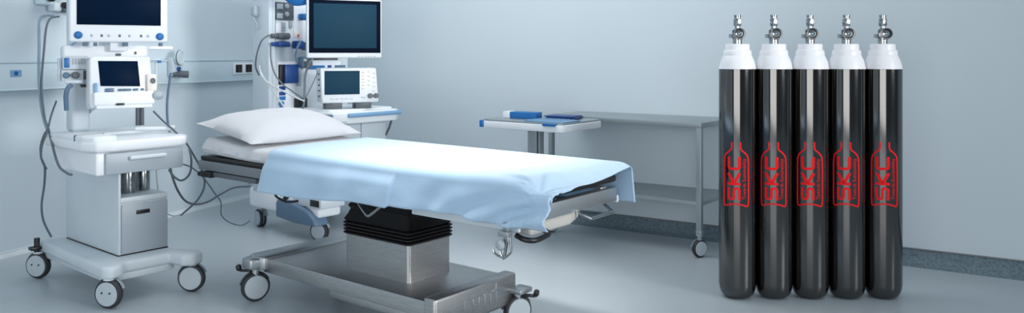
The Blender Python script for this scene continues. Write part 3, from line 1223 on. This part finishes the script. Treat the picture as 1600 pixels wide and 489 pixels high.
for z, mt_, rr in ((1.435, 'dgrey', .024), (1.375, 'navy', .020)):
    m = MB()
    m.cyl((-0.05, -0.05, z), (0.05, -0.05, z), rr, seg=18, bev=.004)
    m.cyl((-0.10, -0.05, z), (-0.05, -0.05, z), rr * .72, seg=18, bev=.003)
    m.box((0.03, -0.025, z), (.05, .06, .04), .004)
    m.build('hose_connector', mt_, tw)
m = MB()
m.span(-0.015, 0.022, -0.035, -0.005, 1.075, 1.225, .003)
m.build('cartridge_frame', 'black', tw)
m = MB()
m.span(0.02, 0.138, -0.05, -0.01, 1.085, 1.225, .006)
m.build('cartridge', 'navy', tw)
m = MB()
m.span(0.139, 0.16, -0.045, -0.01, 1.06, 1.228, .004)
m.build('cartridge_rail', 'grey', tw)
for x0_, x1_, mt_ in ((0.24, 0.40, 'blue'), (0.43, 0.465, 'navy'), (0.50, 0.60, 'slate')):
    m = MB()
    m.span(x0_, x1_, -0.018, -0.008, 1.185, 1.215, .002)
    m.build('blue_strip', mt_, tw)
m = MB()
m.box((0.185, -0.06, 1.24), (0.10, .08, .085), .02, seg=3)
gm = m.build('gas_sensor', 'slate', tw)
m = MB()
m.lathe([(.03, 0), (.034, .006), (.026, .02), (0, .022)], (0.185, -0.10, 1.225), (0, -1, 0), 20)
m.build('sensor_port', 'dgrey', gm)
for dx in (-.03, .03):
    m = MB()
    m.cyl((0.185 + dx, -.095, 1.257), (0.185 + dx, -.112, 1.257), .01, seg=12)
    m.build('sensor_stud', 'cream', gm)
for z in (1.035, 0.995, 0.96):
    m = MB()
    m.span(-0.008, 0.045, -0.016, -0.004, z, z + .028, .002)
    m.build('terminal_strip', 'navy' if z > .97 else 'blue', tw)
m = MB()
m.span(0.12, 0.215, -0.05, -0.01, 0.895, 0.97, .005)
m.build('power_socket', 'black', tw)
m = MB()
m.tube([(0.0, -0.03, .925), (0.0, -0.04, .885)], .010, 8, 1)
m.lathe([(0, -.012), (.018, -.008), (.018, .008), (0, .012)], (0.0, -.03, .935), (0, -1, 0), 16)
m.build('drain_tap', 'blue', tw)
m = MB()
m.box((-0.115, 0.14, 1.62), (0.05, .05, .085), .02, seg=3)
m.tube([(-0.13, 0.14, 1.58), (-0.125, .13, 1.55), (-0.11, .12, 1.52), (-0.11, .12, 1.49)], .008, 8, 3)
m.build('side_hook', 'grey', tw)

# ventilator unit standing on the tray
vu_p = P(547, 160.5, 5.86)
vu = thing('ventilator', 'small white ventilator with screen, keypad and two dark knobs, on the tower tray', 'ventilator', (vu_p.x, vu_p.y, 0.9), R(26))
m = MB()
W_, H_ = 0.435, 0.255
z0 = vu_p.z - 0.9
m.prism([(-W_ / 2 + .012, 0), (W_ / 2, 0), (W_ / 2 - .02, H_), (-W_ / 2, H_)], -0.16, 0.0, 0.012, mtx=Matrix.Translation((0, 0.0, z0)) @ Matrix.Rotation(PI / 2, 4, 'X'), seg=3)
vh2 = m.build('housing', 'white', vu)
m = MB()
m.span(-0.17, -0.05, 0.03, 0.13, 0.0, z0 + .004, .004)
m.span(0.05, 0.17, 0.03, 0.13, 0.0, z0 + .004, .004)
m.build('foot_block', 'dgrey', vu)
m = MB()
m.box((-0.058, -0.001, z0 + .148), (0.258, .006, .172), .001)
m.build('screen', 'screen2', vu)
for i in range(6):
    m = MB()
    m.box((0.098, -0.002, z0 + .222 - i * .0235), (0.026, .006, .014), .003)
    m.build('key', 'cream', vu)
for x, n in ((0.142, 4), (0.178, 5)):
    for i in range(n):
        m = MB()
        m.box((x, -0.002, z0 + .226 - i * .032 + (-.01 if n == 5 else 0)), (0.022, .006, .012), .003)
        m.build('key', 'cream', vu)
m = MB()
for i in range(5):
    m.box((-0.13 + i * .035, -0.002, z0 + .032), (0.024, .005, .012), .003)
m.box((0.098, -.002, z0 + .04), (.03, .005, .016), .003)
m.build('key_row', 'offwhite', vu)
for x in (0.150, 0.194):
    m = MB()
    m.lathe([(.019, 0), (.0185, .012), (.015, .016), (0, .016)], (x, -0.001, z0 + .048), (0, -1, 0), 22)
    m.build('rotary_knob', 'dgrey', vu)
m = MB()
for i in range(5):
    m.box((-W_ / 2 + .001, 0.05, z0 + .05 + i * .04), (.006, .03, .012), .002)
m.build('side_vent', 'dgrey', vu)

# monitor on the tower
m2p = P(539.5, 90.5, 5.80)
mo2 = thing('patient_monitor', 'flat screen with dark blue-grey display and silver lower edge, mounted on the tower', 'monitor', m2p, R(27))
W_, H_ = 0.548, 0.425
m = MB()
m.box((0, 0.022, H_ / 2), (W_, 0.045, H_), 0.009, seg=3)
m.box((0, 0.06, H_ / 2), (W_ * .5, 0.05, H_ * .5), 0.015)
m.box((0.0, 0.12, H_ / 2), (0.10, 0.10, 0.10), 0.01)
m.build('housing', 'white', mo2)
m = MB()
m.box((0.001, -0.001, H_ / 2 + .014), (W_ - .022, 0.006, H_ - .045), 0.001)
bz = m.build('bezel', 'bezel', mo2)
m = MB()
m.box((0.001, -0.0035, H_ / 2 + .018), (W_ - .086, 0.006, H_ - .105), 0.001)
m.build('screen', 'screen2', bz)
for i in range(6):
    m = MB()
    m.box((0.10 + i * .024, -0.002, 0.012), (0.010, 0.005, 0.006), .001)
    m.build('button', 'grey', mo2)
m = MB()
m.box((-0.15, 0.03, -0.008), (0.20, 0.03, 0.014), .003)
m.build('cable_tray', 'black', mo2)

# blue bag hung at the top of the tower
bgp = P(461, -6, 5.72)
m = MB()
b = bmesh.new()
pts_t, n = [], 24
bmesh.ops.create_uvsphere(b, u_segments=28, v_segments=16, radius=1.0)
for v in b.verts:
    tp_ = 1 - 0.62 * max(0.0, -v.co.x) ** 1.2
    v.co = Vector((v.co.x * .135, v.co.y * .05 * tp_, v.co.z * .070 * tp_ + .030 * max(0.0, -v.co.x) ** 1.5))
    v.co += Vector((0, 0, 1)) * .006 * noise.noise(v.co * 18)
m._merge(b)
bag = m.build('breathing_bag', 'blue', loc=bgp, rot=(0, 0, R(27)), angle=80)
m = MB()
m.tube([(0.0, 0.0, .055), (0.02, .03, .12), (0.06, .12, .16)], .016, 10, 4)
m.build('bag_neck', 'dgrey', bag)
tag(bag, 'blue breathing bag hanging over the top of the tower beside its monitor', 'breathing bag')

# ------------------------------------------------------------------ steel table by the back wall
TU = Vector((0.784, -0.620)); TV = Vector((0.620, 0.784))
YS = math.atan2(TU.y, TU.x)
st = thing('instrument_table', 'long steel two-tier table on casters by the back wall', 'table', (0.29, 5.86, 0), YS)
LT, DT = 1.165, 0.64
m = MB()
m.span(-0.02, LT + .02, -0.02, DT + .02, 0.828, 0.862, 0.005)
m.build('tabletop', 'tablesteel', st)
m = MB()
m.span(0.0, LT, 0.0, DT, 0.322, 0.352, 0.004)
m.build('shelf', 'tablesteel', st)
for x, y in ((0.0, 0.0), (LT, 0.0), (0.0, DT), (LT, DT)):
    m = MB()
    m.span(x - .018, x + .018, y - .018, y + .018, 0.158, 0.83, 0.004)
    m.span(x - .020, x + .020, y - .020, y + .020, 0.145, 0.172, 0.004)
    lg = m.build('leg', 'tablesteel', st)
    caster(st, x, y, 0.056, 0.034, R(-62) - YS, 0.146, 'grey', 'offwhite')

# tray table in front of it
tt = thing('tray_table', 'small white-edged tray table holding blue packs, set in front of the steel table', 'table', (-0.215, 5.50, 0), YS)
LW, DW = 0.675, 0.50
m = MB()
m.prism(rrect(LW / 2, DW / 2, 0.04, 5), 0.800, 0.846, 0.006, mtx=Matrix.Translation((LW / 2, DW / 2, 0)))
tp = m.build('tabletop', 'white', tt)
m = MB()
m.prism(rrect(LW / 2 - .01, DW / 2 - .01, 0.035, 5), 0.846, 0.858, 0.003, mtx=Matrix.Translation((LW / 2, DW / 2, 0)))
m.build('tray_rim', 'tablesteel', tp)
for x, w in ((0.0, .04), (0.60, .10)):
    m = MB()
    if x == 0:
        m.span(-0.008, 0.02, -0.008, 0.05, 0.802, 0.85, .006)
    else:
        m.span(0.53, 0.63, -0.012, 0.02, 0.838, 0.856, .003)
    m.build('edge_clip', 'blue', tp)
m = MB()
m.span(0.25, 0.33, 0.20, 0.26, 0.34, 0.80, 0.006)
m.span(0.338, 0.352, 0.205, 0.255, 0.34, 0.80, 0.003)
m.build('post', 'satin', tt)
m = MB()
m.span(0.10, 0.42, 0.18, 0.28, 0.778, 0.80, 0.004)
m.build('underframe', 'offwhite', tt)
m = MB()
arm_a, arm_b = Vector((0.29, 0.23, 0.375)), Vector((0.187, 0.565, 0.375))
m.box((arm_a + arm_b) / 2, ((arm_b - arm_a).length, 0.05, 0.04), 0.006, rot=(0, 0, math.atan2(arm_b.y - arm_a.y, arm_b.x - arm_a.x)))
m.build('mounting_arm', 'satin', tt)


def on_tray(lx, ly, z):
    x, y = rot2(lx, ly, YS)
    return (-0.215 + x, 5.50 + y, z)


m = MB()
m.span(-0.13, 0.13, -0.045, 0.045, 0, 0.045, 0.003)
cx = m.build('carton', 'blue', loc=on_tray(0.20, 0.21, 0.8585), rot=(0, 0, YS + R(8)))
m = MB()
m.span(-0.131, -0.075, -0.046, 0.046, -.0005 + .001, 0.0455, 0.002)
m.build('white_end', 'white', cx)
tag(cx, 'flat blue carton with a white end, at the back of the tray table', 'box')
m = MB()
for i, (dx, dy, a) in enumerate(((0, 0, 0), (.01, .006, 3), (-.006, .01, -2))):
    m.box((dx, dy, 0.004 + i * .007), (0.22, 0.16, 0.006), .001, rot=(0, 0, R(a)))
    m.box((dx, dy, 0.0008 + i * .007), (0.19, 0.14, 0.0018), 0, rot=(0, 0, R(a)))
pk = m.build('drape_pack', 'navy', loc=on_tray(0.44, 0.36, 0.8585), rot=(0, 0, YS + R(12)))
tag(pk, 'flat dark blue folded pack lying on the tray table next to the carton', 'pack')
m = MB()
m.span(-0.15, 0.15, -0.11, 0.11, 0, 0.008, 0.002)
for i in range(7):
    m.span(-0.14 + i * .04, -0.125 + i * .04, -0.10, 0.10, 0.008, 0.0105, 0.001)
ip = m.build('instrument_mat', 'ltblue', loc=on_tray(0.51, 0.13, 0.8585), rot=(0, 0, YS))
tag(ip, 'pale blue ribbed mat on the front of the tray table', 'mat')

# ------------------------------------------------------------------ fittings on the left wall
a0 = on_left_wall(373, 0)
ot = thing('wall_socket', 'double black socket in a white plate on the wall rail', 'socket', (a0.x + NL.x * .0455, a0.y + NL.y * .0455, 1.175), A_L)
m = MB()
m.box((0, -0.006, 0), (0.27, 0.012, 0.10), 0.004)
m.build('plate', 'white', ot)
for s in (-1, 1):
    m = MB()
    m.box((s * 0.065, -0.0125, 0), (0.085, 0.004, 0.07), 0.002)
    m.lathe([(.026, 0), (.026, .004), (.018, .004), (.016, .002), (0, .002)], (s * .065, -.014, 0), (0, -1, 0), 20)
    m.build('socket_insert', 'black', ot)

a1 = on_left_wall(262, 0)
rg = thing('suction_regulator', 'white suction regulator with round gauge fixed to the wall rail, hose below', 'regulator', (a1.x + NL.x * .046, a1.y + NL.y * .046, 1.20), A_L)
m = MB()
m.box((0, -0.03, 0.0), (0.11, 0.06, 0.15), 0.012)
m.build('body', 'offwhite', rg)
m = MB()
m.lathe([(.05, 0), (.058, .006), (.058, .03), (.05, .034), (.048, .030), (0, .030)], (0.0, -0.05, 0.075), (0.3, -1, 0), 28)
gd = m.build('gauge', 'rail', rg)
m = MB()
m.lathe([(.061, .020), (.061, .026), (.056, .027), (.056, .019)], (0.0, -0.05, 0.075), (0.3, -1, 0), 28)
m.build('gauge_ring', 'dgrey', gd)
m = MB()
m.cyl((0, -0.06, -0.015), (0, -0.075, -0.015), .016, seg=14)
m.build('button', 'navy', rg)
m = MB()
m.cyl((0.0, -0.06, -0.055), (0.05, -0.12, -0.06), .028, seg=18, bev=.005)
m.cyl((-0.05, -0.05, -0.06), (0.01, -0.065, -0.055), .02, seg=14)
m.build('control_knob', 'dgrey', rg)

a2 = on_left_wall(17, 0)
m = MB()
m.box((0, -0.001, 0), (0.075, 0.002, 0.042), 0)
sk = m.build('wall_sticker', 'ltblue', loc=(a2.x + NL.x * .0462, a2.y + NL.y * .0462, 1.178), rot=(0, 0, A_L))
m = MB()
m.lathe([(.015, 0), (.015, .001), (.009, .001), (.009, 0)], (0.0, -0.002, 0), (0, -1, 0), 20)
m.build('symbol', 'blue', sk)
tag(sk, 'small pale blue sticker on the wall rail at the far left', 'sticker')

a3 = on_left_wall(84, 0)
gp = thing('gas_outlet_panel', 'white wall panel with black valve knobs, high beside the large monitor', 'gas outlet', (a3.x + NL.x * .001, a3.y + NL.y * .001, 1.68), A_L)
m = MB()
m.box((0.02, -0.04, 0.06), (0.34, 0.08, 0.22), 0.015)
m.box((0.0, -0.06, -0.06), (0.14, 0.07, 0.06), 0.012)
m.build('plate', 'rail', gp)
for x, z, rr in ((-0.11, -0.01, .022), (-0.03, 0.03, .03), (0.05, 0.04, .028), (0.16, -0.0, .034), (-0.01, -0.05, .022), (-.09, .06, .022)):
    m = MB()
    m.lathe([(rr * .6, 0), (rr * .6, .02), (rr, .022), (rr, .045), (rr * .8, .05), (0, .05)], (x, -0.078, z), (0.1, -1, 0), 18)
    m.build('valve_knob', 'black', gp)
m = MB()
m.cyl((0.0, -.075, -.08), (0.0, -.12, -.075), .02, seg=14, bev=.004)
m.cyl((0.06, -.075, -.08), (0.06, -.12, -.085), .02, seg=14, bev=.004)
m.box((0.03, -.085, -.08), (.10, .02, .03), .005)
m.build('hose_elbow', 'dgrey', gp)


# ------------------------------------------------------------------ hoses and cables
def cable(name, pts, r, material, label, cat='cable'):
    m = MB()
    m.tube([P(*p) for p in pts], r, 8, 7)
    return tag(m.build(name, material, angle=80), label, cat)


cable('corrugated_hose', [(84, 25, 5.32), (74, 24, 5.26), (65, 27, 5.18), (61, 36, 5.08), (61, 70, 4.95), (61, 130, 4.85), (66, 175, 4.75), (75, 205, 4.6), (84, 216, 4.45)], .0085, 'hose', 'pale hose hanging from the wall gas panel, outermost beside the white cart', 'hose')
cable('oxygen_hose', [(92, 26, 5.30), (84, 27, 5.24), (77, 31, 5.14), (72, 45, 5.05), (69, 75, 4.95), (65, 130, 4.85), (69, 180, 4.70), (76, 203, 4.5), (90, 255, 4.28), (104, 270, 4.24), (112, 273, 4.22)], .0065, 'cable', 'dark hose from the wall gas panel crossing the cart drawer side', 'hose')
cable('power_cable', [(74, 206, 4.45), (66, 225, 4.44), (64, 245, 4.43), (70, 262, 4.45), (69, 290, 4.50), (65, 320, 4.56), (68, 345, 4.64), (80, 370, 4.69)], .006, 'cable', 'thin cable drooping behind the cart down to its base', 'cable')
cable('sensor_cable', [(88, 158, 4.62), (80, 180, 4.55), (75, 200, 4.48), (68, 212, 4.44), (63, 232, 4.44), (66, 252, 4.46), (73, 264, 4.48)], .005, 'dgrey', 'dark loop of cable at the edge of the white cart worktop', 'cable')
cable('module_hose', [(112, 133, 4.42), (106, 138, 4.40), (103, 150, 4.40), (104, 172, 4.42)], .013, 'slate', 'thick blue-grey hose bundle under the module rack of the cart', 'hose')
cable('suction_hose', [(267, 114, 5.95), (263, 140, 5.92), (261, 165, 5.88), (262, 190, 5.84), (266, 212, 5.8), (270, 240, 5.7)], .0085, 'slate', 'slate-coloured hose falling straight from the wall suction regulator', 'hose')
cable('monitor_lead', [(240, 174, 4.72), (256, 190, 4.66), (273, 205, 4.6), (290, 222, 4.56), (304, 245, 4.56), (317, 270, 4.6), (319, 292, 4.66), (309, 312, 4.72), (296, 325, 4.8), (283, 336, 4.92)], .0055, 'cable', 'long dark lead arching from behind the cart screen down in a loop to the floor', 'cable')
cable('floor_cable', [(266, 262, 4.60), (270, 278, 4.62), (278, 298, 4.68), (290, 314, 4.76), (306, 319, 4.86), (325, 315, 4.9), (345, 303, 4.95), (366, 293, 5.0), (392, 291, 5.02)], .0065, 'cable', 'thick grey cable looping from the cart drawer to the underside of the operating table head', 'cable')
cable('thin_lead', [(284, 256, 4.55), (300, 262, 4.6), (318, 278, 4.7), (334, 300, 4.9), (345, 316, 5.1), (346, 336, 5.3), (360, 348, 5.4), (378, 352, 5.5), (390, 345, 5.6)], .004, 'cable', 'thin lead running from the cart to the rear caster of the tower', 'cable')
cable('bedside_lead', [(240, 225, 4.56), (243, 250, 4.58), (246, 290, 4.62), (252, 322, 4.7), (262, 334, 4.78), (275, 337, 4.85), (290, 330, 4.9), (300, 318, 4.92)], .0035, 'cablelt', 'very thin pale lead hanging against the front of the cart cabinet', 'cable')
cable('drawer_lead', [(296, 232, 4.5), (299, 252, 4.5), (296, 272, 4.52), (284, 282, 4.54), (272, 276, 4.55), (264, 265, 4.56)], .006, 'cable', 'short dark loop of lead hung below the right end of the cart worktop', 'cable')
cable('knob_lead', [(128, 61, 4.42), (118, 66, 4.46), (108, 74, 4.5), (104, 84, 4.5), (106, 92, 4.48)], .006, 'ltblue', 'short pale blue lead curving from the left blue monitor knob', 'cable')
# tower leads
cable('breathing_hose', [(420, 55, 5.70), (410, 62, 5.65), (404, 75, 5.65), (400, 92, 5.66), (400, 106, 5.7), (405, 118, 5.72)], .006, 'cable', 'dark breathing hose curving round the edge of the tower', 'hose')
cable('probe_cable', [(406, 110, 5.70), (416, 128, 5.64), (432, 150, 5.60), (446, 170, 5.56), (458, 186, 5.52)], .006, 'cablelt', 'pale cable slanting down the tower towards the pillow', 'cable')
cable('probe_cable', [(405, 103, 5.70), (411, 122, 5.66), (430, 136, 5.60), (450, 146, 5.56), (466, 154, 5.54), (476, 158, 5.54)], .006, 'cablelt', 'pale cable swinging across the tower to the power socket', 'cable')
cable('circuit_cable', [(423, 70, 5.72), (423, 90, 5.68), (428, 112, 5.64), (440, 130, 5.60), (456, 142, 5.58), (474, 154, 5.56)], .0055, 'cable', 'grey cable curving down the tower front past the blue cartridge', 'cable')
cable('sensor_lead', [(470, 64, 5.50), (464, 76, 5.50), (462, 88, 5.52), (465, 96, 5.54)], .007, 'slate', 'short slate lead entering the top of the round gas sensor', 'cable')
cable('display_cable', [(489, 91, 5.62), (482, 102, 5.60), (477, 118, 5.60), (476, 140, 5.58), (475, 160, 5.56), (472, 176, 5.54)], .008, 'cable', 'dark cable falling from under the tower monitor to the tray', 'cable')
cable('ventilator_lead', [(497, 112, 5.74), (489, 130, 5.66), (481, 146, 5.60), (474, 158, 5.56)], .004, 'cable', 'thin lead slanting from the small ventilator down to the socket', 'cable')
